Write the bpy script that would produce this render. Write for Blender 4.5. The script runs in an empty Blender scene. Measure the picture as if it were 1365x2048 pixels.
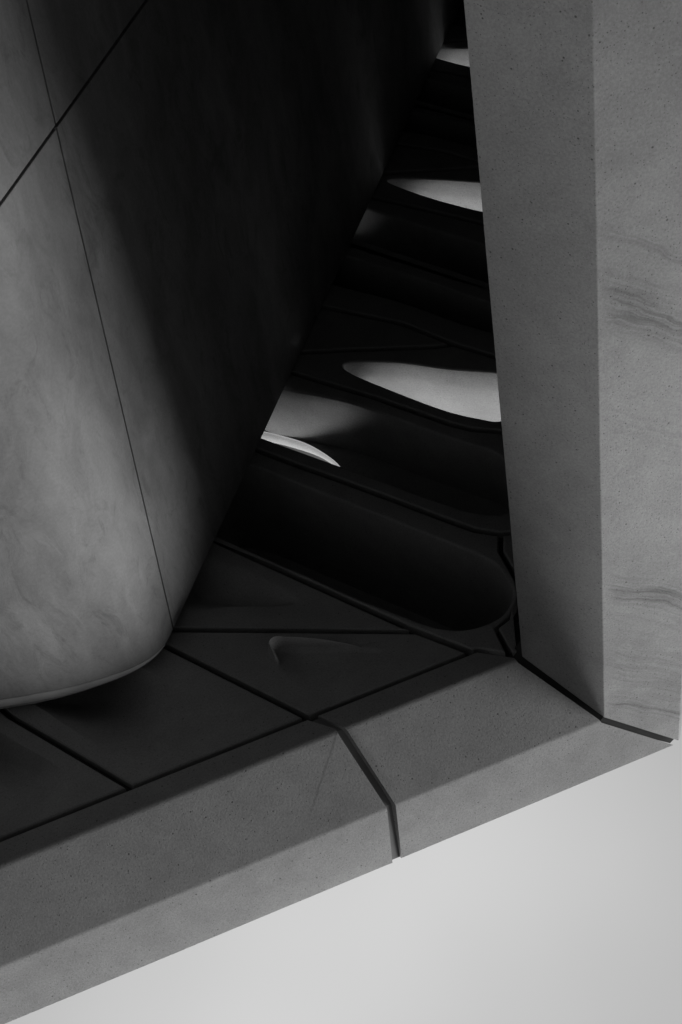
import bpy, bmesh, math, random
from mathutils import Vector, Matrix, noise

# ------------------------------------------------------------------ scene, camera, light
scene = bpy.context.scene
COL = scene.collection
EYE = 1.6                       # eye height above the paving; all shapes below are given relative to the eye

cam_data = bpy.data.cameras.new("camera")
cam = bpy.data.objects.new("camera", cam_data)
COL.objects.link(cam)
scene.camera = cam
cam_data.sensor_fit = 'VERTICAL'
cam_data.sensor_height = 36.0
cam_data.lens = 50.0            # normal lens, looking up at the overhang
cam_data.clip_start = 0.05
cam_data.clip_end = 3000
right = Vector((0.92720762, 0.34498996, 0.14583536))
up = Vector((0.35116094, -0.66527989, -0.65885406))
back = Vector((-0.1302767, 0.66210618, -0.73799958))
rot = Matrix((right, up, back)).transposed()
cam.matrix_world = Matrix.Translation((0, 0, EYE)) @ rot.to_4x4()

SUN_ELEV = math.radians(10)
ZENITH_GAIN = 22.5
LOW_SKY_DIM = 0.10
LOBE = (-0.46, -0.09, 0.88)
LOBE_GAIN = 42.0
SUN_AZ = Vector((0.8, 0.6))      # the bright side of the sky: in front of the facade, towards the column side
world = bpy.data.worlds.new("World")
scene.world = world
world.use_nodes = True
nt = world.node_tree
nt.nodes.clear()
w_out = nt.nodes.new('ShaderNodeOutputWorld')
w_bg = nt.nodes.new('ShaderNodeBackground')
sky = nt.nodes.new('ShaderNodeTexSky')
sky.sky_type = 'NISHITA'
sky.sun_disc = False
sky.sun_elevation = SUN_ELEV
sky.sun_rotation = math.atan2(SUN_AZ.x, SUN_AZ.y)
sky.dust_density = 3.0
bw = nt.nodes.new('ShaderNodeRGBToBW')
# thin even cloud cover: soft large clouds over the clear sky, in grey
tc = nt.nodes.new('ShaderNodeTexCoord')
cn = nt.nodes.new('ShaderNodeTexNoise'); cn.inputs['Scale'].default_value = 1.6; cn.inputs['Detail'].default_value = 3
cmap = nt.nodes.new('ShaderNodeMapRange')
cmap.inputs['From Min'].default_value = 0.3; cmap.inputs['From Max'].default_value = 0.7
cmap.inputs['To Min'].default_value = 0.85; cmap.inputs['To Max'].default_value = 1.15
cmul = nt.nodes.new('ShaderNodeMath'); cmul.operation = 'MULTIPLY'
nt.links.new(sky.outputs[0], bw.inputs[0])
nt.links.new(tc.outputs['Generated'], cn.inputs['Vector'])
nt.links.new(cn.outputs['Fac'], cmap.inputs['Value'])
nt.links.new(bw.outputs[0], cmul.inputs[0])
nt.links.new(cmap.outputs[0], cmul.inputs[1])
# high thin overcast: brightest overhead
sepw = nt.nodes.new('ShaderNodeSeparateXYZ'); nt.links.new(tc.outputs['Generated'], sepw.inputs[0])
zen = nt.nodes.new('ShaderNodeMapRange'); zen.interpolation_type = 'SMOOTHSTEP'
zen.inputs['From Min'].default_value = 0.66; zen.inputs['From Max'].default_value = 0.90
zen.inputs['To Min'].default_value = 1.0; zen.inputs['To Max'].default_value = ZENITH_GAIN
nt.links.new(sepw.outputs['Z'], zen.inputs['Value'])
zmul = nt.nodes.new('ShaderNodeMath'); zmul.operation = 'MULTIPLY'
nt.links.new(cmul.outputs[0], zmul.inputs[0]); nt.links.new(zen.outputs[0], zmul.inputs[1])
# low sky away from the sun dimmed, added to darken the wall's side face
azd = nt.nodes.new('ShaderNodeVectorMath'); azd.operation = 'DOT_PRODUCT'
azd.inputs[1].default_value = (SUN_AZ.x, SUN_AZ.y, 1.0)
nt.links.new(tc.outputs['Generated'], azd.inputs[0])
azm = nt.nodes.new('ShaderNodeMapRange'); azm.interpolation_type = 'SMOOTHSTEP'
azm.inputs['From Min'].default_value = -0.2; azm.inputs['From Max'].default_value = 0.75
azm.inputs['To Min'].default_value = LOW_SKY_DIM; azm.inputs['To Max'].default_value = 1.0
nt.links.new(azd.outputs['Value'], azm.inputs['Value'])
amul = nt.nodes.new('ShaderNodeMath'); amul.operation = 'MULTIPLY'
nt.links.new(zmul.outputs[0], amul.inputs[0]); nt.links.new(azm.outputs[0], amul.inputs[1])
# added bright sky lobe, mostly out of view, to light the leaf openings
lod = nt.nodes.new('ShaderNodeVectorMath'); lod.operation = 'DOT_PRODUCT'
lod.inputs[1].default_value = Vector(LOBE).normalized()
nt.links.new(tc.outputs['Generated'], lod.inputs[0])
lom = nt.nodes.new('ShaderNodeMapRange'); lom.interpolation_type = 'SMOOTHSTEP'
lom.inputs['From Min'].default_value = 0.90; lom.inputs['From Max'].default_value = 1.0
lom.inputs['To Min'].default_value = 1.0; lom.inputs['To Max'].default_value = LOBE_GAIN
nt.links.new(lod.outputs['Value'], lom.inputs['Value'])
lmul = nt.nodes.new('ShaderNodeMath'); lmul.operation = 'MULTIPLY'
nt.links.new(amul.outputs[0], lmul.inputs[0]); nt.links.new(lom.outputs[0], lmul.inputs[1])
# the cloud thins towards the back left of the roof and thickens towards the right
vd = nt.nodes.new('ShaderNodeVectorMath'); vd.operation = 'DOT_PRODUCT'; vd.inputs[1].default_value = (-0.5, -0.7, 0.5)
nt.links.new(tc.outputs['Generated'], vd.inputs[0])
vm = nt.nodes.new('ShaderNodeMapRange'); vm.interpolation_type = 'SMOOTHSTEP'
vm.inputs['From Min'].default_value = 0.52; vm.inputs['From Max'].default_value = 0.80
vm.inputs['To Min'].default_value = 0.72; vm.inputs['To Max'].default_value = 1.08
nt.links.new(vd.outputs['Value'], vm.inputs['Value'])
vmul = nt.nodes.new('ShaderNodeMath'); vmul.operation = 'MULTIPLY'
nt.links.new(lmul.outputs[0], vmul.inputs[0]); nt.links.new(vm.outputs[0], vmul.inputs[1])
nt.links.new(vmul.outputs[0], w_bg.inputs['Color'])
w_bg.inputs['Strength'].default_value = 0.038
nt.links.new(w_bg.outputs[0], w_out.inputs['Surface'])

sun_data = bpy.data.lights.new("sun", 'SUN')
sun_data.energy = 3.1
sun_data.angle = math.radians(32)
sun = bpy.data.objects.new("sun", sun_data)
COL.objects.link(sun)
sun_dir = Vector((SUN_AZ.x*math.cos(SUN_ELEV), SUN_AZ.y*math.cos(SUN_ELEV), math.sin(SUN_ELEV)))
sun.rotation_euler = sun_dir.to_track_quat('Z', 'Y').to_euler()
sun.location = (0, -5, 30)

scene.view_settings.view_transform = 'Standard'
scene.view_settings.look = 'None'
scene.view_settings.gamma = 1.0
scene.view_settings.exposure = 0.15

# ------------------------------------------------------------------ helpers
def link(o, parent=None):
    COL.objects.link(o)
    if parent: o.parent = parent
    return o

def tag(o, label=None, cat=None, group=None, kind=None):
    if label: o['label'] = label
    if cat: o['category'] = cat
    if group: o['group'] = group
    if kind: o['kind'] = kind
    return o

def build(name, bm, mat, parent=None, normals=True):
    bmesh.ops.remove_doubles(bm, verts=bm.verts, dist=1e-5)
    if normals: bmesh.ops.recalc_face_normals(bm, faces=bm.faces)
    for v in bm.verts: v.co.z += EYE
    me = bpy.data.meshes.new(name)
    bm.to_mesh(me); bm.free()
    me.materials.append(mat)
    return link(bpy.data.objects.new(name, me), parent)

def smooth_by_angle(o, deg=35):
    me = o.data
    for p in me.polygons: p.use_smooth = True
    bm = bmesh.new(); bm.from_mesh(me)
    for e in bm.edges:
        if len(e.link_faces) == 2:
            e.smooth = e.calc_face_angle(0) < math.radians(deg)
        else: e.smooth = False
    bm.to_mesh(me); bm.free()

def catmull(pts, sub=8, closed=True):
    out = []; n = len(pts)
    rng = range(n) if closed else range(n - 1)
    for i in rng:
        if closed: p0, p1, p2, p3 = pts[i-1], pts[i], pts[(i+1) % n], pts[(i+2) % n]
        else: p0, p1, p2, p3 = pts[max(i-1, 0)], pts[i], pts[i+1], pts[min(i+2, n-1)]
        for k in range(sub):
            t = k / sub; q = []
            for a, b, c, d in zip(p0, p1, p2, p3):
                q.append(.5*((2*b)+(-a+c)*t+(2*a-5*b+4*c-d)*t*t+(-a+3*b-3*c+d)*t**3))
            out.append(tuple(q))
    if not closed: out.append(tuple(pts[-1]))
    return out

def area(p):
    return .5*sum(p[i-1][0]*p[i][1]-p[i][0]*p[i-1][1] for i in range(len(p)))

def ccw(p):
    return list(p) if area(p) > 0 else list(reversed(p))

def inset(poly, d):
    """shrink a counter-clockwise polygon by d (negative grows it), mitred"""
    out = []; n = len(poly)
    for i in range(n):
        a, b, c = Vector(poly[i-1][:2]), Vector(poly[i][:2]), Vector(poly[(i+1) % n][:2])
        e1 = (b-a).normalized(); e2 = (c-b).normalized()
        n1 = Vector((-e1.y, e1.x)); n2 = Vector((-e2.y, e2.x))
        m = n1+n2
        if m.length < 1e-6: m = n1
        m.normalize()
        k = max(m.dot(n1), .35)
        q = b + m*(d/k)
        out.append((q.x, q.y))
    return out

# ------------------------------------------------------------------ materials
def mat_base(name):
    m = bpy.data.materials.new(name); m.use_nodes = True
    t = m.node_tree
    return m, t, t.nodes['Principled BSDF']

def node(t, kind, **kw):
    n = t.nodes.new(kind)
    for k, v in kw.items():
        if k in n.inputs: n.inputs[k].default_value = v
        else: setattr(n, k, v)
    return n

def ramp(t, src, a, b, lo, hi):
    r = t.nodes.new('ShaderNodeMapRange')
    r.inputs['From Min'].default_value = a; r.inputs['From Max'].default_value = b
    r.inputs['To Min'].default_value = lo; r.inputs['To Max'].default_value = hi
    t.links.new(src, r.inputs['Value'])
    return r.outputs[0]

def math_node(t, op, a, b):
    n = t.nodes.new('ShaderNodeMath'); n.operation = op
    for i, v in enumerate((a, b)):
        if isinstance(v, (int, float)): n.inputs[i].default_value = v
        else: t.links.new(v, n.inputs[i])
    return n.outputs[0]

def concrete(name, value, pit=1.0, bump=0.24, streaks=None):
    """cast concrete: pale matrix, fine sand grain, scattered blow holes, faint clouding"""
    m, t, b = mat_base(name)
    co = t.nodes.new('ShaderNodeTexCoord').outputs['Object']
    big = node(t, 'ShaderNodeTexNoise', Scale=1.3, Detail=4); t.links.new(co, big.inputs['Vector'])
    mid = node(t, 'ShaderNodeTexNoise', Scale=9, Detail=5); t.links.new(co, mid.inputs['Vector'])
    fine = node(t, 'ShaderNodeTexNoise', Scale=95, Detail=3, Roughness=.65); t.links.new(co, fine.inputs['Vector'])
    # blow holes: two sizes of voronoi cells, each hole's size varied by a noise
    vor = node(t, 'ShaderNodeTexVoronoi', Scale=34, Randomness=1.0); t.links.new(co, vor.inputs['Vector'])
    vor2 = node(t, 'ShaderNodeTexVoronoi', Scale=88, Randomness=1.0); t.links.new(co, vor2.inputs['Vector'])
    sep = t.nodes.new('ShaderNodeSeparateColor'); t.links.new(vor.outputs['Color'], sep.inputs[0])
    sep2 = t.nodes.new('ShaderNodeSeparateColor'); t.links.new(vor2.outputs['Color'], sep2.inputs[0])
    r1 = ramp(t, sep.outputs[0], .35, 1.0, 0.0, .17)
    r2 = ramp(t, sep2.outputs[0], .25, 1.0, 0.0, .27)
    h1 = ramp(t, math_node(t, 'SUBTRACT', vor.outputs['Distance'], r1), -.05, .02, 1.0, 0.0)
    h2 = ramp(t, math_node(t, 'SUBTRACT', vor2.outputs['Distance'], r2), -.06, .03, 1.0, 0.0)
    hole = math_node(t, 'MAXIMUM', h1, math_node(t, 'MULTIPLY', h2, .8))
    k = math_node(t, 'MULTIPLY', ramp(t, big.outputs['Fac'], .3, .7, .84, 1.08), ramp(t, mid.outputs['Fac'], .3, .7, .92, 1.05))
    k = math_node(t, 'MULTIPLY', k, ramp(t, fine.outputs['Fac'], .3, .7, .86, 1.14))
    k = math_node(t, 'MULTIPLY', k, ramp(t, hole, 0, 1, 1.0, 1.0-.6*pit))
    if streaks:
        k = math_node(t, 'MULTIPLY', k, streaks(t, co))
    v = math_node(t, 'MULTIPLY', k, value)
    cc = t.nodes.new('ShaderNodeCombineColor')
    for i in range(3): t.links.new(v, cc.inputs[i])
    t.links.new(cc.outputs[0], b.inputs['Base Color'])
    b.inputs['Roughness'].default_value = .82
    b.inputs['Specular IOR Level'].default_value = .12
    hgt = math_node(t, 'SUBTRACT', math_node(t, 'MULTIPLY', fine.outputs['Fac'], .8), math_node(t, 'MULTIPLY', hole, .9*pit))
    bp = t.nodes.new('ShaderNodeBump'); bp.inputs['Strength'].default_value = bump; bp.inputs['Distance'].default_value = .006
    t.links.new(hgt, bp.inputs['Height']); t.links.new(bp.outputs[0], b.inputs['Normal'])
    return m

def column_streaks(t, co):
    """sediment lines: fine wavy darker veins in two bands, falling slightly across the column face"""
    sp = t.nodes.new('ShaderNodeSeparateXYZ'); t.links.new(co, sp.inputs[0])
    # veins run down-slope across the face; zz is the height of a vein where it crosses the face centre
    sl = math_node(t, 'MULTIPLY', math_node(t, 'SUBTRACT', sp.outputs['X'], 2.02), .72)
    zz = math_node(t, 'SUBTRACT', sp.outputs['Z'], sl)
    warp = node(t, 'ShaderNodeTexNoise', Scale=3.2, Detail=4); t.links.new(co, warp.inputs['Vector'])
    zz = math_node(t, 'ADD', zz, math_node(t, 'MULTIPLY', math_node(t, 'SUBTRACT', warp.outputs['Fac'], .5), .16))
    cmb = t.nodes.new('ShaderNodeCombineXYZ')
    t.links.new(math_node(t, 'MULTIPLY', sp.outputs['X'], 1.3), cmb.inputs[0])
    t.links.new(math_node(t, 'MULTIPLY', zz, 17), cmb.inputs[2])
    vein = node(t, 'ShaderNodeTexNoise', Scale=1.5, Detail=7, Roughness=.66, Distortion=.35); t.links.new(cmb.outputs[0], vein.inputs['Vector'])
    vv = ramp(t, vein.outputs['Fac'], .42, .66, 0.0, 1.0)
    face = ramp(t, sp.outputs['X'], 1.83, 1.90, 0.0, 1.0)
    def band(c, w):
        d = math_node(t, 'ABSOLUTE', math_node(t, 'SUBTRACT', zz, c), 0)
        return ramp(t, d, 0.0, w, 1.0, 0.0)
    def bw_(c, w, k): return math_node(t, 'MULTIPLY', band(c, w), k)
    bnd = bw_(STREAK_Z[0], .22, 1.0)
    for c_, w_, k_2 in ((STREAK_Z[0]-.30, .10, .6), (STREAK_Z[1], .15, 1.15), (STREAK_Z[1]+.05, .5, .35), (STREAK_Z[2], .40, .5), (STREAK_Z[2]+.32, .12, .9), (STREAK_Z[0]+.6, .3, .3)):
        bnd = math_node(t, 'MAXIMUM', bnd, bw_(c_, w_, k_2))
    a = math_node(t, 'MULTIPLY', math_node(t, 'MULTIPLY', vv, bnd), face)
    # broad stain behind the veins
    a = math_node(t, 'ADD', a, math_node(t, 'MULTIPLY', math_node(t, 'MULTIPLY', math_node(t, 'MAXIMUM', band(STREAK_Z[0]+.02, .16), bw_(STREAK_Z[1]+.03, .10, .8)), face), math_node(t, 'MULTIPLY', warp.outputs['Fac'], .75)))
    return ramp(t, a, 0, 1, 1.0, .48)

STREAK_Z = (3.60+EYE, 5.30+EYE, 5.95+EYE)

def plaster(name, value):
    m, t, b = mat_base(name)
    co = t.nodes.new('ShaderNodeTexCoord').outputs['Object']
    mp = t.nodes.new('ShaderNodeMapping'); mp.inputs['Scale'].default_value = (1.0, 1.0, .45)
    t.links.new(co, mp.inputs[0])
    warp = node(t, 'ShaderNodeTexNoise', Scale=3.0, Detail=3); t.links.new(mp.outputs[0], warp.inputs['Vector'])
    mixv = t.nodes.new('ShaderNodeVectorMath'); mixv.operation = 'MULTIPLY_ADD'
    t.links.new(warp.outputs['Color'], mixv.inputs[0]); mixv.inputs[1].default_value = (.22, .22, .22); t.links.new(mp.outputs[0], mixv.inputs[2])
    a = node(t, 'ShaderNodeTexNoise', Scale=2.6, Detail=4, Roughness=.5, Distortion=.3); t.links.new(mixv.outputs[0], a.inputs['Vector'])
    c = node(t, 'ShaderNodeTexNoise', Scale=7, Detail=7, Roughness=.62, Distortion=.5); t.links.new(mixv.outputs[0], c.inputs['Vector'])
    k = math_node(t, 'MULTIPLY', ramp(t, a.outputs['Fac'], .34, .64, .78, 1.08), ramp(t, c.outputs['Fac'], .38, .72, 1.05, .80))
    # trowel marks: short thin dark scuffs
    sc = node(t, 'ShaderNodeTexNoise', Scale=4.5, Detail=8, Roughness=.72, Distortion=1.6); t.links.new(mixv.outputs[0], sc.inputs['Vector'])
    k = math_node(t, 'MULTIPLY', k, ramp(t, sc.outputs['Fac'], .55, .68, 1.0, .74))
    # fine float grain and small darker freckles
    fg = node(t, 'ShaderNodeTexNoise', Scale=70, Detail=3, Roughness=.6); t.links.new(co, fg.inputs['Vector'])
    k = math_node(t, 'MULTIPLY', k, ramp(t, fg.outputs['Fac'], .3, .7, .93, 1.07))
    sc2 = node(t, 'ShaderNodeTexNoise', Scale=13, Detail=6, Roughness=.7, Distortion=1.2); t.links.new(mixv.outputs[0], sc2.inputs['Vector'])
    k = math_node(t, 'MULTIPLY', k, ramp(t, sc2.outputs['Fac'], .58, .70, 1.0, .84))
    v = math_node(t, 'MULTIPLY', k, value)
    cc = t.nodes.new('ShaderNodeCombineColor')
    for i in range(3): t.links.new(v, cc.inputs[i])
    t.links.new(cc.outputs[0], b.inputs['Base Color'])
    b.inputs['Roughness'].default_value = .8
    b.inputs['Specular IOR Level'].default_value = .1
    bp = t.nodes.new('ShaderNodeBump'); bp.inputs['Strength'].default_value = .25; bp.inputs['Distance'].default_value = .02
    t.links.new(c.outputs['Fac'], bp.inputs['Height']); t.links.new(bp.outputs[0], b.inputs['Normal'])
    return m

def plain(name, value, rough=.9):
    m, t, b = mat_base(name)
    co = t.nodes.new('ShaderNodeTexCoord').outputs['Object']
    a = node(t, 'ShaderNodeTexNoise', Scale=6, Detail=6); t.links.new(co, a.inputs['Vector'])
    v = math_node(t, 'MULTIPLY', ramp(t, a.outputs['Fac'], .3, .7, .85, 1.15), value)
    cc = t.nodes.new('ShaderNodeCombineColor')
    for i in range(3): t.links.new(v, cc.inputs[i])
    t.links.new(cc.outputs[0], b.inputs['Base Color'])
    b.inputs['Roughness'].default_value = rough
    b.inputs['Specular IOR Level'].default_value = .08
    return m

def hairline(t, co):
    """a faint wandering hairline crack across the long beam's bevel"""
    sp = t.nodes.new('ShaderNodeSeparateXYZ'); t.links.new(co, sp.inputs[0])
    wn = node(t, 'ShaderNodeTexNoise', Scale=14, Detail=5); t.links.new(co, wn.inputs['Vector'])
    wv = math_node(t, 'MULTIPLY', math_node(t, 'SUBTRACT', wn.outputs['Fac'], .5), .014)
    # plan line from (.505,-3.985) to (.215,-3.715)
    nx, ny = .681, .732
    dd = math_node(t, 'ADD', math_node(t, 'MULTIPLY', sp.outputs['X'], nx), math_node(t, 'MULTIPLY', sp.outputs['Y'], ny))
    dd = math_node(t, 'ABSOLUTE', math_node(t, 'ADD', math_node(t, 'SUBTRACT', dd, nx*.505-ny*3.985), wv), 0)
    lin_ = ramp(t, dd, .0015, .0075, 1.0, 0.0)
    ends = math_node(t, 'MULTIPLY', ramp(t, sp.outputs['X'], .20, .32, 0.0, 1.0), ramp(t, sp.outputs['X'], .52, .54, 1.0, 0.0))
    return ramp(t, math_node(t, 'MULTIPLY', lin_, ends), 0, 1, 1.0, .76)

M_BEAM = concrete('cast_concrete', .33, streaks=hairline)
M_COLUMN = concrete('veined_cast_concrete', .36, streaks=column_streaks)
M_SOFFIT = concrete('soffit_concrete', .32, pit=.7, bump=.3)
M_PLASTER = plaster('trowelled_plaster', .27)
M_BEAD = plain('pale_plaster_bead', .40, .6)  # lighter and smoother than the plaster of the wall
M_SEAL = plain('joint_sealant', .06)
M_SEAL_GREY = plain('grey_joint_sealant', .20)
M_GROUND = plain('asphalt', .021)
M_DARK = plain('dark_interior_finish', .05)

# ------------------------------------------------------------------ ground
bm = bmesh.new()
S = 600
vs = [bm.verts.new((x, y, -EYE)) for x, y in ((-S, -S), (S, -S), (S, S), (-S, S))]
bm.faces.new(vs)
g = build('ground', bm, M_GROUND)
tag(g, 'dark asphalt ground beneath the concrete overhang', 'ground', kind='structure')

# ------------------------------------------------------------------ edge beams and column (one mitred frame)
Y1, Z1 = -4.006, 6.0            # inner crease
Y2, Z2 = -3.657, 6.287          # outer crease
Y3, Z3 = -3.593, 6.705          # top edge against the sky

def arc(a, b, c, r, n=5):
    """round the corner b of a-b-c with n+1 points"""
    a, b, c = Vector(a), Vector(b), Vector(c)
    d1 = (a-b).normalized(); d2 = (c-b).normalized()
    p, q = b+d1*r, b+d2*r
    out = []
    for i in range(n+1):
        t = i/n
        out.append(tuple((1-t)**2*p + 2*t*(1-t)*b + t*t*q))
    return out

def wob(p, amp=.0016, s=3.1):
    n = noise.noise_vector(Vector(p)*s)
    return Vector(p)+n*amp

def beam(name, x_left, x_right, nseg, dz3=0.0):
    """x_left / x_right: x of the end at the four profile corners (strip inner edge, crease, crease, top)"""
    P = [(-4.14, Z1), (Y1, Z1), (Y2, Z2), (Y3, Z3+dz3)]
    def xs(xx): return {0: xx[0], 1: xx[1], 2: xx[2], 3: xx[3]}
    prof = []      # (y, z, xl, xr)
    def put(y, z, xl, xr): prof.append((y, z, xl, xr))
    c = [(P[i][0], P[i][1], x_left[i], x_right[i]) for i in range(4)]
    topback = (-4.14, Z3+dz3+.02, x_left[0], x_right[0])
    botback = (-4.14, Z1+.35, x_left[0], x_right[0])
    prof += arc(botback, c[0], c[1], .008, 3)
    prof += arc(c[0], c[1], c[2], .020, 8)
    prof += arc(c[1], c[2], c[3], .012, 4)
    prof += arc(c[2], c[3], topback, .010, 4)
    prof.append(topback); prof.append(botback)
    bm = bmesh.new(); cols = []
    for i in range(nseg+1):
        t = i/nseg
        # slightly eased ends
        ring = []
        for (y, z, xl, xr) in prof:
            x = xl+(xr-xl)*t
            ring.append(bm.verts.new(wob((x, y, z))))
        cols.append(ring)
    for a, b in zip(cols, cols[1:]):
        for k in range(len(prof)):
            k2 = (k+1) % len(prof)
            bm.faces.new((a[k], a[k2], b[k2], b[k]))
    for ring in (cols[0], cols[-1]):
        es = []
        for k in range(len(ring)):
            e = bm.edges.get((ring[k], ring[(k+1) % len(ring)]))
            es.append(e)
        bmesh.ops.triangle_fill(bm, edges=es, use_beauty=True)
    # ease the end arrises
    o = build(name, bm, M_BEAM)
    smooth_by_angle(o, 30)
    m = o.modifiers.new('eased_arris', 'BEVEL'); m.width = .004; m.segments = 2; m.limit_method = 'ANGLE'; m.angle_limit = math.radians(50)
    return o

beam_long = beam('edge_beam', (-5.2, -5.2, -5.2, -5.2), (.415, .526, .620, .572), 60, .006)
tag(beam_long, 'long bevelled concrete edge beam on the left of the joint with a faint diagonal crack', 'beam', 'concrete edge beams along the overhang')
beam_short = beam('edge_beam', (.468, .572, .668, .624), (1.355, 1.512, 1.808, 2.203), 24, -.004)
tag(beam_short, 'short bevelled concrete edge beam between the joint and the column corner', 'beam', 'concrete edge beams along the overhang')

def seal_strip(parent, left, right, mat=None):
    """dark sealant recessed in a joint; left/right are lists of (x,y,z)"""
    bm = bmesh.new()
    va = [bm.verts.new(p) for p in left]; vb = [bm.verts.new(p) for p in right]
    for i in range(len(va)-1): bm.faces.new((va[i], va[i+1], vb[i+1], vb[i]))
    r = bmesh.ops.solidify(bm, geom=bm.faces[:], thickness=.01)
    return build('joint_seal', bm, mat or M_SEAL, parent)

d = .030
seal_strip(beam_short,
           [(.40, -4.14, Z1+d), (.50, Y1-.02, Z1+d), (.60, Y2-d, Z2+.02), (.56, Y3-.014, Z3-.006)],
           [(.50, -4.14, Z1+d), (.61, Y1-.02, Z1+d), (.70, Y2-d, Z2+.02), (.66, Y3-.014, Z3-.006)], M_SEAL_GREY)

# column: same profile turned upright, plus the returns hidden behind it
C1, C2, C3 = (1.545, -4.006), (1.829, -3.657), (2.234, -3.595)
def column():
    zt = {1: 5.985, 2: 6.262, 3: 6.675}
    back3 = (2.66, -4.15); back1 = (1.74, -4.15); backm = (2.15, -4.62)
    prof = []
    def c4(p, zt_): return (p[0], p[1], zt_)
    prof += arc(c4(back1, 5.99), c4(C1, zt[1]), c4(C2, zt[2]), .008, 3)
    prof += arc(c4(C1, zt[1]), c4(C2, zt[2]), c4(C3, zt[3]), .007, 4)
    prof += arc(c4(C2, zt[2]), c4(C3, zt[3]), c4(back3, 6.675), .010, 4)
    prof += [c4(back3, 6.675), c4(backm, 6.2), c4(back1, 5.99)]
    bm = bmesh.new(); cols = []; n = 60
    for i in range(n+1):
        t = i/n
        ring = []
        for (x, y, z) in prof:
            zz = z+(-EYE-z)*t
            ring.append(bm.verts.new(wob((x, y, zz), .0020, 2.3)))
        cols.append(ring)
    for a, b in zip(cols, cols[1:]):
        for k in range(len(prof)):
            k2 = (k+1) % len(prof)
            bm.faces.new((a[k], a[k2], b[k2], b[k]))
    for ring in (cols[0], cols[-1]):
        es = [bm.edges.get((ring[k], ring[(k+1) % len(ring)])) for k in range(len(ring))]
        bmesh.ops.triangle_fill(bm, edges=es, use_beauty=True)
    o = build('corner_column', bm, M_COLUMN)
    smooth_by_angle(o, 30)
    m = o.modifiers.new('eased_arris', 'BEVEL'); m.width = .004; m.segments = 2; m.limit_method = 'ANGLE'; m.angle_limit = math.radians(50)
    return o
col_o = column()
tag(col_o, 'tall two-faced concrete corner column with pale veined outer face', 'column')
MS = [((1.545, -4.076, 6.0), .05), ((1.565, -4.026, 6.02), .05), ((1.854, -3.692, 6.312), .05), ((2.222, -3.622, 6.69), .024)]
seal_strip(col_o, [(x-w, y, z+w) for (x, y, z), w in MS], [(x+w*.7, y, z-w) for (x, y, z), w in MS])

# ------------------------------------------------------------------ soffit: precast panels of the lattice
TOP = 6.62
GAP = .016
def line_x(p, q, a, b):
    """intersection of line p-q with line a-b in plan"""
    p, q, a, b = map(Vector, (p, q, a, b))
    r, s = q-p, b-a
    den = r.x*s.y-r.y*s.x
    t = ((a-p).x*s.y-(a-p).y*s.x)/den
    x = p+r*t
    return (x.x, x.y)
LA, LB = (-.42, -5.22), (-.42+6.1, -5.22-7.9)        # hidden edge above the plaster wall
RA, RB = (1.72, -4.10), (1.72+6.1, -4.10-7.9)        # hidden edge at the side wall

def ext(j, left=True, right=True):
    j = list(j)
    if left: j = [line_x(j[1], j[0], LA, LB)]+j
    if right: j = j+[line_x(j[-2], j[-1], RA, RB)]
    return j
def shift(pts, d): return [(p[0]+d[0], p[1]+d[1]) for p in pts]

J1 = [(-1.22, -5.25), (-1.02, -4.86), (-.53, -4.15)]
J2 = [(-.36, -5.25), (-.13, -4.925), (.42, -4.15)]
J3 = [(.33, -5.53), (1.10, -4.44), (1.335, -4.15)]
H1 = [(-.07, -5.02), (1.125, -4.405)]
J4 = [(.779, -6.092), (.966, -5.841), (1.182, -5.567), (1.388, -5.295), (1.585, -5.03), (1.682, -4.904), (1.79, -4.815), (1.90, -4.775)]
J5 = [(1.193, -6.636), (1.345, -6.446), (1.574, -6.166), (1.786, -5.876), (1.885, -5.740), (1.98, -5.635), (2.14, -5.52)]
H2 = [(1.298, -6.79), (1.591, -6.65), (2.07, -6.41), (2.19, -6.37)]
J6 = [(1.567, -7.155), (1.978, -6.72), (2.19, -6.37), (2.382, -6.12), (2.75, -5.85)]
J6B = [(1.989, -7.707), (2.627, -6.748), (2.95, -6.38)]
J7 = [(2.307, -8.07), (2.592, -7.716), (2.878, -7.358), (3.10, -7.14), (3.40, -6.98)]
D3 = (.97, -1.60)
H3 = shift(H2, (.99, -1.60)); J8 = shift(J6, D3); J8B = shift(J6B, (.90, -1.52)); J9 = shift(J7, (.84, -1.5))
H4 = shift(H3, (.84, -1.5)); J10 = shift(J8, (.84, -1.5)); 

def fill_between(bm, loops):
    es = []
    for L in loops:
        for i in range(len(L)):
            e = bm.edges.get((L[i-1], L[i])) or bm.edges.new((L[i-1], L[i]))
            es.append(e)
    bmesh.ops.triangle_fill(bm, edges=es, use_beauty=True)

def ring_verts(bm, pts): return [bm.verts.new(p) for p in pts]
def bridge(bm, A, B):
    n = len(A)
    for i in range(n): bm.faces.new((A[i-1], A[i], B[i], B[i-1]))

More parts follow.
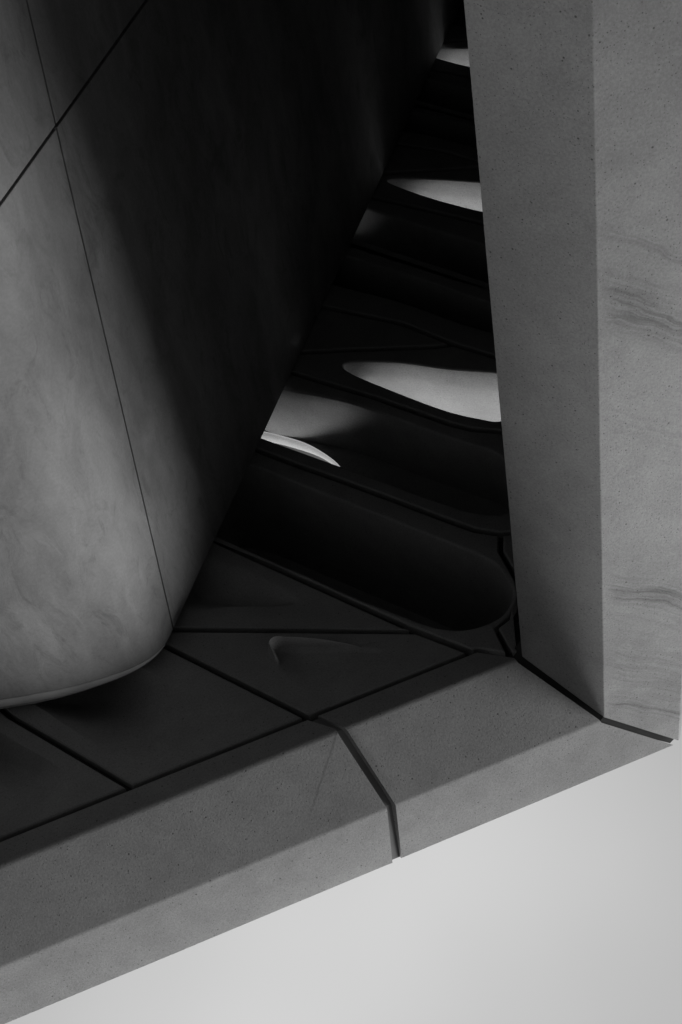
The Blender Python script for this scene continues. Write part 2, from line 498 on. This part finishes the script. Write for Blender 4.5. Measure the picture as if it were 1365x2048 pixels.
seal_i = [0]
def panel(label, outer, rings=None, through=False, cap_hole=None, slant=None, z0=6.0, top=TOP, gap=GAP, group='precast concrete panels of the soffit', name='soffit_panel'):
    """rings: list of loops of (x,y,z) starting at the soffit surface and going up into the panel"""
    outer = inset(ccw(outer), gap)
    bm = bmesh.new()
    c = .007
    o0 = ring_verts(bm, [(x, y, z0) for x, y in inset(outer, c)])
    o1 = ring_verts(bm, [(x, y, z0+c) for x, y in outer])
    o2 = ring_verts(bm, [(x, y, slant(x, y) if slant else top) for x, y in outer])
    bridge(bm, o0, o1); bridge(bm, o1, o2)
    if rings:
        R = [ring_verts(bm, r) for r in rings]
        fill_between(bm, [o0, R[0]])
        for a, b in zip(R, R[1:]): bridge(bm, a, b)
        if cap_hole:
            Hh = [ring_verts(bm, r) for r in cap_hole]
            fill_between(bm, [R[-1], Hh[0]])
            for a, b in zip(Hh, Hh[1:]): bridge(bm, a, b)
            fill_between(bm, [o2, Hh[-1]])
        elif through:
            fill_between(bm, [o2, R[-1]])
        else:
            fill_between(bm, [R[-1]]); fill_between(bm, [o2])
    else:
        fill_between(bm, [o0]); fill_between(bm, [o2])
    ob = build(name, bm, M_SOFFIT)
    smooth_by_angle(ob, 32)
    tag(ob, label, 'soffit panel', group)
    # sealant recessed in the joint all round
    seal_i[0] += 1
    zs = z0+.055+.0023*(seal_i[0] % 9)
    bm = bmesh.new()
    a = ring_verts(bm, [(x, y, zs) for x, y in inset(outer, .004)]); b = ring_verts(bm, [(x, y, zs) for x, y in inset(outer, -.030)])
    a2 = ring_verts(bm, [(x, y, zs+.02) for x, y in inset(outer, .004)]); b2 = ring_verts(bm, [(x, y, zs+.02) for x, y in inset(outer, -.030)])
    bridge(bm, a, b); bridge(bm, b, b2); bridge(bm, b2, a2); bridge(bm, a2, a)
    build('joint_seal', bm, M_SEAL, ob)
    return ob

FAR = Vector((.80, -.60))       # away from the viewer across the lattice bands
def hole_rings(loop, z0, height, fillet=.02, flare=None, steps=10, sub=6, slant=None):
    """a smooth-edged opening: rounded rim, then walls rising with an optional outward flare on the far side"""
    base = ccw(catmull(loop, sub))
    rings = []
    for i in range(5):
        a = i/4*math.pi/2
        pts = inset(base, fillet*math.sin(a)) if i else base
        rings.append([(x, y, z0+fillet*(1-math.cos(a))) for x, y in pts])
    # outward directions at the rim
    n = len(base)
    inner = [(x, y) for x, y, z in rings[-1]]
    nrm = []
    for i in range(n):
        a, b = Vector(inner[i-1]), Vector(inner[(i+1) % n])
        e = (b-a).normalized(); nrm.append(Vector((e.y, -e.x)))
    for k in range(1, steps+1):
        h = fillet+(height-fillet)*k/steps
        f = flare(h) if flare else 0.0
        ring = []
        for i in range(n):
            w = nrm[i].dot(FAR); w = max(0, w)**.8+.12*min(1, max(0, -w))
            zt = (slant(*inner[i])-z0 if slant else height)
            hh = fillet+(zt-fillet)*k/steps
            f = flare(hh) if flare else 0.0
            ring.append((inner[i][0]+nrm[i].x*f*w, inner[i][1]+nrm[i].y*f*w, z0+hh))
        rings.append(ring)
    return rings

def scoop_rings(loop, focus, depth, z0=6.0, sub=6, steps=14, fade=None, lip=0.0, crisp=False):
    """blind shallow scoop: the rim shrinks towards a focus segment while it rises into the panel"""
    base = ccw(catmull(loop, sub)); rings = []
    A, B = Vector(focus[0]), Vector(focus[1]); e = B-A
    for k in range(steps+1):
        s = k/steps; ring = []
        for p in base:
            P = Vector(p)
            t = max(0.0, min(1.0, (P-A).dot(e)/e.length_squared))
            t = t*.9+.05
            f = A+e*t
            q = f+(P-f)*(1-s*.97)
            d_ = depth*(fade(q.x, q.y) if fade else 1.0)
            w = (P-f).normalized().dot(Vector((-.62, -.78)))
            lz = lip*max(0, w)**.5*math.exp(-((s-.20)/.12)**2)*max(0, min(1, (1.10-q.x)/.45)) if lip and k else 0.0
            ring.append((q.x, q.y, z0+d_*((1-(1-s)**1.7) if crisp else (3*s*s-2*s**3))-lz))
        rings.append(ring)
    return rings

# --- front row, left of the column
FR = -4.165
def front(j): return j[:-1]+[(j[-1][0], j[-1][1])]
J0 = shift(J1, (-.93, 0)); JM = shift(J1, (-1.86, 0))
panel('soffit panel outside the left edge of the view', JM+list(reversed(J0)))
panel('leftmost soffit panel in view, with a faint hollow beside the rounded plaster end',
      [(x-.0, y) for x, y in J0]+list(reversed(J1)),
      scoop_rings([(-1.55, -5.0), (-1.22, -4.55), (-1.0, -4.30), (-.83, -4.27), (-.84, -4.42), (-1.02, -4.68), (-1.25, -5.02), (-1.4, -5.15)],
                  [(-1.38, -5.0), (-1.0, -4.48)], .24, crisp=True, fade=lambda x, y: max(.05, min(1, (-4.26-y)/.70))))
panel('soffit panel left of the beam joint with a soft dark wedge-shaped hollow',
      J1+list(reversed(J2)),
      scoop_rings([(-.95, -5.03), (-.83, -4.79), (-.66, -4.52), (-.50, -4.28), (-.30, -4.22), (0.0, -4.23), (.17, -4.27), (.05, -4.42), (-.12, -4.62), (-.30, -4.86), (-.50, -5.14), (-.8, -5.18)],
                  [(-.66, -5.0), (-.26, -4.42)], 0.24, crisp=True, fade=lambda x, y: max(.03, min(1, (-4.20-y)/.75))))
P2 = J2+[(1.33, -4.15), H1[1], H1[0], line_x(H1[1], H1[0], LA, LB)]
DIM = [(.365, -4.60), (.372, -4.65), (.42, -4.665), (.50, -4.635), (.629, -4.565), (.812, -4.455), (.97, -4.345), (.98, -4.30), (.80, -4.285), (.60, -4.275), (.47, -4.32), (.39, -4.45)]
def dimple():
    return scoop_rings(DIM, [(.435, -4.605), (.86, -4.385)], .030, fade=lambda x, y: max(.12, min(1, 1-(x-.50)/.50)), sub=10, steps=24, lip=.085)
panel('triangular soffit panel beside the beam joint with a blind crescent-rimmed hollow', P2, dimple())
P3 = [line_x(H1[1], H1[0], LA, LB), H1[0], H1[1]]+list(reversed([line_x(J3[1], J3[0], LA, LB)]+J3[:1]+[(1.085, -4.46)]))
panel('dark triangular soffit panel above the horizontal joint beside the plaster wall', P3,
      scoop_rings([(.02, -5.12), (.30, -5.0), (.60, -4.86), (.66, -4.90), (.50, -5.15), (.30, -5.40), (.12, -5.62), (-.05, -5.45)],
                  [(.08, -5.38), (.36, -5.05)], .10))
# --- deep hollow
P4 = [line_x(J3[1], J3[0], LA, LB)]+J3+[(1.36, -4.15), (1.497, -4.045), (1.512, -4.235), (1.60, -4.262), (1.675, -4.318), (1.722, -4.395), (1.742, -4.47), (1.748, -4.70), (1.80, -4.81)]
J4x = ext(J4, True, False)
P4 += list(reversed(J4x[:-2]))
HOL = [(.10, -5.86), (.375, -5.46), (.691, -5.054), (.885, -4.778), (1.079, -4.529), (1.211, -4.375), (1.344, -4.29), (1.48, -4.268), (1.60, -4.295), (1.69, -4.385), (1.712, -4.47), (1.705, -4.60), (1.65, -4.73), (1.544, -4.88), (1.259, -5.27), (.942, -5.70), (.70, -6.02), (.45, -6.2), (.2, -6.1)]
panel('black bowl-shaped hollow panel with rounded lower lip reaching the column corner', P4, hole_rings(HOL, 6.0, .84, fillet=.018), top=6.92)
panel('small corner wedge of soffit between the black bowl and the column',
      [(1.512, -4.052), (1.543, -4.052), (1.655, -4.355), (1.59, -4.262), (1.512, -4.235)], gap=.006, top=6.14)
panel('hidden soffit piece behind the column edge', [(1.748, -4.47), (2.02, -4.42), (2.26, -4.73), (1.90, -4.775), (1.80, -4.81), (1.748, -4.70)], gap=.011)
# --- recess with the lit slit
J4e, J5e = ext(J4), ext(J5)
P5 = J4e+list(reversed(J5e))
REC = [(.62, -6.46), (.822, -6.174), (1.0, -5.939), (1.173, -5.712), (1.35, -5.48), (1.524, -5.249), (1.70, -5.04), (1.855, -4.93), (2.0, -4.97), (2.08, -5.16), (2.05, -5.38), (1.931, -5.545), (1.745, -5.79), (1.429, -6.222), (1.1, -6.545), (.90, -6.75), (.74, -6.86), (.60, -6.70)]
def recess(dx=(0, 0), slit=True):
    loop = shift(REC, dx)
    rr = hole_rings(loop, 6.0, .45, fillet=.018, steps=6)
    if not slit: return rr, None
    S1 = [(.74, -6.82), (.92, -6.70), (1.06, -6.555), (1.15, -6.44), (1.215, -6.315), (1.258, -6.20), (1.268, -6.12), (1.24, -6.12), (1.17, -6.22), (1.05, -6.40), (.92, -6.56), (.80, -6.70), (.74, -6.77)]
    base = ccw(catmull(shift(S1, dx), 6))
    hr = [[(x, y, 6.45) for x, y in base]]
    hr.append([(x, y, 6.47) for x, y in inset(base, -.004)])
    hr.append([(x, y, 6.475) for x, y in inset(base, -.012)])
    for k in range(1, 7):
        h = k/6
        hr.append([(x, y, 6.475+(TOP-6.475)*h) for x, y in inset(base, -.012-.05*h*h)])
    return rr, hr
rr, hr = recess()
panel('recessed soffit panel with grey lit back and narrow bright slit by the plaster wall', P5, rr, cap_hole=hr)
# --- lenses
LENS1 = [(1.486, -6.528), (1.523, -6.562), (1.613, -6.535), (1.833, -6.400), (2.083, -6.190), (2.347, -6.0), (2.49, -5.86), (2.50, -5.70), (2.365, -5.60), (2.169, -5.600), (2.059, -5.678), (1.882, -5.872), (1.614, -6.27), (1.512, -6.441)]
LENS2 = [(2.457, -8.190), (2.492, -8.225), (2.592, -8.183), (2.802, -8.035), (3.055, -7.835), (3.255, -7.68), (3.36, -7.50), (3.28, -7.34), (3.10, -7.32), (2.922, -7.482), (2.694, -7.779), (2.533, -8.035)]
def fl(h): return .34*max(0, h-.12)**1.35
def lens_panel(label, ja, hz, jb, loop):
    """band between joint ja and the horizontal joint hz that ends on joint jb"""
    jae, jbe = ext(ja), ext(jb)
    k = min(range(len(jb)), key=lambda i: (Vector(jb[i])-Vector(hz[-1])).length)
    tail = jb[k+1:]+[jbe[-1]]
    outer = jae+list(reversed(tail))+list(reversed(hz))+[line_x(hz[1], hz[0], LA, LB)]
    fs = [Vector(p).dot(FAR) for p in loop]; f0, f1 = min(fs), max(fs)
    # the panel is deeper on its far side: find where each point lies between the near and far rims locally
    ax = Vector((.60, .80))
    def sl(x, y):
        # distance across the band from the near joint line
        a = Vector(jae[0]); best = 9
        for p, q in zip(jae, jae[1:]):
            p, q = Vector(p), Vector(q); e = q-p; t = max(0, min(1, (Vector((x, y))-p).dot(e)/e.length_squared))
            best = min(best, (p+e*t-Vector((x, y))).length)
        u = max(0, min(1, (best-.12)/.38))
        return 6.34+.50*(3*u*u-2*u**3)
    panel(label, outer, hole_rings(loop, 6.0, .8, fillet=.014, flare=fl, steps=14, sub=8, slant=sl), through=True, slant=sl)
    tri = [line_x(hz[1], hz[0], LA, LB)]+hz+list(reversed(jbe[:k+1]))
    return tri
t1 = lens_panel('soffit panel pierced by the largest bright leaf-shaped opening, nearest the beam', J5, H2, J6, LENS1)
panel('dark triangular soffit piece beyond the largest bright opening', t1)
t2 = lens_panel('soffit panel pierced by the middle bright leaf-shaped opening', J7, H3, J8, LENS2)
panel('dark triangular soffit piece beyond the middle bright opening', t2)
LENS3 = shift(LENS2, (.84, -1.5))
t3 = lens_panel('soffit panel pierced by the smallest bright opening at the top of the view', J9, H4, J10, LENS3)
panel('dark triangular soffit piece at the top beyond the smallest bright opening', t3)
d2 = (1.14, -1.66)
rr, hr = recess((1.145, -1.47), False)
REC2 = [(1.72, -8.0), (1.99, -7.60), (2.25, -7.22), (2.52, -6.84), (2.80, -6.50), (3.05, -6.38), (3.2, -6.50), (3.15, -6.72), (2.90, -7.02), (2.62, -7.42), (2.36, -7.80), (2.15, -8.10), (1.95, -8.24), (1.78, -8.18)]
def hole_top(dx, loop):
    base = ccw(catmull(shift(loop, dx), 6))
    hr = [[(x, y, 6.50) for x, y in base]]
    for k in range(1, 5): hr.append([(x, y, 6.50+(TOP-6.50)*k/4) for x, y in inset(base, -.02*k/4)])
    return hr
S2 = [(1.90, -8.08), (1.96, -8.07), (1.99, -8.02), (1.98, -7.95), (1.94, -7.93), (1.89, -7.99)]
panel('recessed soffit panel with a dim grey back, between the two larger bright openings', ext(J6B)+list(reversed(ext(J7))),
      hole_rings(REC2, 6.0, .50, fillet=.018, steps=6), cap_hole=hole_top((0, 0), S2))
HOL2 = [(1.45, -7.62), (1.72, -7.30), (2.05, -6.90), (2.30, -6.52), (2.52, -6.26), (2.78, -6.10), (2.9, -6.22), (2.72, -6.42), (2.5, -6.72), (2.2, -7.18), (1.95, -7.52), (1.68, -7.86), (1.5, -7.86)]
panel('black hollow soffit panel beyond the largest bright opening', ext(J6)+list(reversed(ext(J6B))), hole_rings(HOL2, 6.0, .6, fillet=.015))
panel('black hollow soffit panel beyond the middle bright opening', ext(J8)+list(reversed(ext(J8B))), hole_rings(shift(HOL2, (.95, -1.57)), 6.0, .6, fillet=.015))
panel('recessed soffit panel with a faint grey back, between the middle and smallest bright openings', ext(J8B)+list(reversed(ext(J9))),
      hole_rings(shift(REC2, (.86, -1.5)), 6.0, .50, fillet=.018, steps=6))

# ------------------------------------------------------------------ solid parts of the building that close the space
def prism(name, pts, z0, z1, mat, label, cat, parent=None):
    bm = bmesh.new(); pts = ccw(pts)
    a = ring_verts(bm, [(x, y, z0) for x, y in pts]); b = ring_verts(bm, [(x, y, z1) for x, y in pts])
    bridge(bm, a, b); fill_between(bm, [a]); fill_between(bm, [b])
    o = build(name, bm, mat, parent)
    if label: tag(o, label, cat)
    return o
def on(a, b, y):
    t = (y-a[1])/(b[1]-a[1]); return (a[0]+(b[0]-a[0])*t, y)
J10e = ext(J10)
# roof slab above the plaster wall and beyond the last opening
off = .02
roof_pts = [(-5.2, -5.262), (-.42-off, -5.262), (LB[0]-off*1.3, LB[1]-off), (LB[0]-off, -13.4), (-5.2, -13.4)]
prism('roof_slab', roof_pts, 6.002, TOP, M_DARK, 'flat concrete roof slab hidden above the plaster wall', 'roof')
prism('roof_slab', [(-5.2, -5.235), (-5.2, -4.165), JM[-1], JM[0], (JM[0][0], -5.235)], 6.003, TOP, M_SOFFIT, 'plain soffit slab outside the left edge of the view, beside the edge beam', 'roof')
prism('roof_slab', [(1.56, -4.09), (2.62, -4.16), (2.42, -4.70), (1.85, -4.62), (1.76, -4.42), (1.60, -4.24)], 6.17, 6.44, M_DARK, 'small dark slab added to stop sky light leaking in behind the head of the corner column', 'roof')  # added only to block sky light leaking in beside the column
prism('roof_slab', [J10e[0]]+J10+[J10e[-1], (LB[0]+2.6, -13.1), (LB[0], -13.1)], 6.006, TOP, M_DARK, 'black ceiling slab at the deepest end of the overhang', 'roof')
# side veil wall behind the column
s0 = Vector((1.80, -4.20)); dr = Vector((.61, -.79)).normalized(); nr = Vector((.79, .61))
w = []
for q in (s0, s0+dr*12, s0+dr*12+nr*.5, s0+nr*.5): w.append((q.x, q.y))
sw = prism('side_wall', w, -EYE, TOP, M_SOFFIT, 'solid concrete side wall running back behind the corner column', 'wall')
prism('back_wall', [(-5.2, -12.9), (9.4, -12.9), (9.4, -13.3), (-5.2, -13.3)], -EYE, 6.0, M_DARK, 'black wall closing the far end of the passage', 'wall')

absorber_pts = []
for q in (s0-nr*.012, s0+dr*11.9-nr*.012, s0+dr*11.9-nr*.002, s0-nr*.002): absorber_pts.append((q.x, q.y))
prism('bounce_absorber', absorber_pts, -EYE, 5.99, M_DARK, None, None, sw)  # dark sheet added to cut light bouncing onto the plaster wall
# block added out of view: keeps low sun off the lower column and plaster wall
blocker_pts = []
c0 = Vector((SUN_AZ.x, SUN_AZ.y))*9.5; tv = Vector((-SUN_AZ.y, SUN_AZ.x)); av = Vector((SUN_AZ.x, SUN_AZ.y))
for q in (c0-tv*9, c0-tv*9+av*8, c0+tv*7+av*8, c0+tv*7): blocker_pts.append((q.x, q.y))
blocker = prism('light_blocker', blocker_pts, -EYE, 4.3, M_DARK, 'low dark block added out of the view to shade the lower wall and column', 'light blocker')
prism('blocker_rim', inset(ccw(blocker_pts), -.12), 4.3, 4.55, M_DARK, None, None, blocker)

# ------------------------------------------------------------------ the plaster wall
ZT = 5.965
k_ = ZT/6
PLAN = [(-4.9, -7.6), (-4.3, -6.6), (-3.4, -5.85), (-2.5, -5.38), (-1.7, -5.07), (-1.07, -4.915), (-.86, -4.86), (-.67, -4.83), (-.50, -4.822), (-.36, -4.828), (-.24, -4.858), (-.15, -4.915), (-.06, -5.02)]
plan = [(x*k_, y*k_) for x, y in PLAN]
front_curve = catmull(plan, 10, closed=False)
kx, ky = front_curve[-1]
DR = Vector((3.71, -4.81)).normalized()
LEN = 10.2
def arclen(c):
    s = [0.0]
    for a, b in zip(c, c[1:]): s.append(s[-1]+math.dist(a, b))
    return s
FS = arclen(front_curve); FL = FS[-1]
def plan_at(s):
    """s=0 at the arris, negative along the front, positive along the side; returns point and outward normal"""
    if s >= 0:
        # a slight convex belly keeps the side from being dead flat
        return Vector((kx, ky))+DR*s, Vector((-DR.y, DR.x))
    t = FL+s
    i = max(j for j in range(len(FS)) if FS[j] <= max(t, 0)+1e-9); i = min(i, len(FS)-2)
    u = (t-FS[i])/(FS[i+1]-FS[i])
    a, b = Vector(front_curve[i]), Vector(front_curve[i+1])
    tan = (b-a).normalized()
    return a.lerp(b, u), Vector((-tan.y, tan.x))
def s_joint(z): return .17*(ZT-z)
ZJ = 3.125
wall = bpy.data.objects.new('plaster_wall', None); link(wall)
wall.location = (0, 0, 0)
tag(wall, 'smooth stained plaster wall with a rounded end under the soffit, on the left', 'wall')
def wall_piece(s_lo, s_hi, z_lo, z_hi, ns, nz, g=.0045):
    """s_lo, s_hi are functions of z"""
    bm = bmesh.new(); grid = []
    zs = [z_lo+(z_hi-z_lo)*j/nz for j in range(nz+1)]
    if z_hi == ZT: zs = zs[:-1]+[ZT-.11, ZT-.085, ZT-.05, ZT-.012, ZT]; zs = sorted(set(z for z in zs))
    us = [i/ns for i in range(ns+1)]
    for j, z in enumerate(zs):
        row = []
        for u in us:
            a, b = s_lo(z), s_hi(z)
            s = a+(b-a)*(1-(1-u)**1.0)
            p, n = plan_at(s)
            back_ = 0.0
            if z > ZT-.09:
                w_ = min(1, max(0, (-s-.10)/.55))
                back_ = .014*w_*(z-(ZT-.09))/.09
            q = p-n*back_
            row.append(bm.verts.new((q.x, q.y, z)))
        grid.append(row)
    for j in range(len(grid)-1):
        for i in range(ns): bm.faces.new((grid[j][i], grid[j][i+1], grid[j+1][i+1], grid[j+1][i]))
    bmesh.ops.recalc_face_normals(bm, faces=bm.faces)
    f = bm.faces[:][0]; f.normal_update()
    p, n = plan_at(s_lo(z_lo))
    if f.normal.dot(Vector((n.x, n.y, 0))) < 0: bmesh.ops.reverse_faces(bm, faces=bm.faces[:])
    # thickness
    ext_ = bmesh.ops.extrude_face_region(bm, geom=bm.faces[:])
    vs_ = [e for e in ext_['geom'] if isinstance(e, bmesh.types.BMVert)]
    bm.normal_update()
    old = set(v for r in grid for v in r)
    for v in old:
        pass
    new = set(vs_)
    for v in new: v.co = v.co  # front faces stay here
    for r_i, r in enumerate(grid):
        for i, v in enumerate(r):
            u = us[i]; z = zs[r_i]; a, b = s_lo(z), s_hi(z)
            p, n = plan_at(a+(b-a)*u)
            v.co.x -= n.x*.045; v.co.y -= n.y*.045
    o = build('wall_facing', bm, M_PLASTER, wall)
    smooth_by_angle(o, 30)
    m = o.modifiers.new('eased_arris', 'BEVEL'); m.width = .0025; m.segments = 2; m.limit_method = 'ANGLE'; m.angle_limit = math.radians(60)
    return o
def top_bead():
    """paler raised bead along the rounded end, tapering away before the arris"""
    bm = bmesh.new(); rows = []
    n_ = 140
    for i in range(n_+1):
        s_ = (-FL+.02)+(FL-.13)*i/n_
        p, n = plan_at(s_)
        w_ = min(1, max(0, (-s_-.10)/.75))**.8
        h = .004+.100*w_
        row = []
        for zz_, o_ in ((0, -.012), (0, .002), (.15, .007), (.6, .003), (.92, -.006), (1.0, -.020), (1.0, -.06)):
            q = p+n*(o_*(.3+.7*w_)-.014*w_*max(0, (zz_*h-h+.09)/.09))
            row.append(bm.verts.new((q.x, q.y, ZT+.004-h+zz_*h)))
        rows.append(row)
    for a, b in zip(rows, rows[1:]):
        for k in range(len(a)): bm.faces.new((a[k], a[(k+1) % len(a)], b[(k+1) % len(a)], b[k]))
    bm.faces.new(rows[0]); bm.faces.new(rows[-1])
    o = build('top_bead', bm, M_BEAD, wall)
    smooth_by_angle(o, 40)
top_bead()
g, gh = .006, .008
wall_piece(lambda z: -FL+.01, lambda z: s_joint(z)-g, ZJ+gh, ZT, 150, 20)
wall_piece(lambda z: s_joint(z)+g, lambda z: LEN, ZJ+gh, ZT, 60, 20)
wall_piece(lambda z: -FL+.01, lambda z: s_joint(z)-g, -EYE, ZJ-gh, 150, 20)
wall_piece(lambda z: s_joint(z)+g, lambda z: LEN, -EYE, ZJ-gh, 60, 20)
core = []
for i in range(41):
    s = -FL+.02+(FL-.02)*i/40
    p, n = plan_at(s); core.append((p.x-n.x*.05, p.y-n.y*.05))
p, n = plan_at(.05); core.append((p.x-n.x*.05, p.y-n.y*.05))
p, n = plan_at(LEN); core.append((p.x-n.x*.05, p.y-n.y*.05))
core.append((-4.85, p.y))
prism('wall_core', core, -EYE, ZT-.05, M_SEAL, None, None, wall)
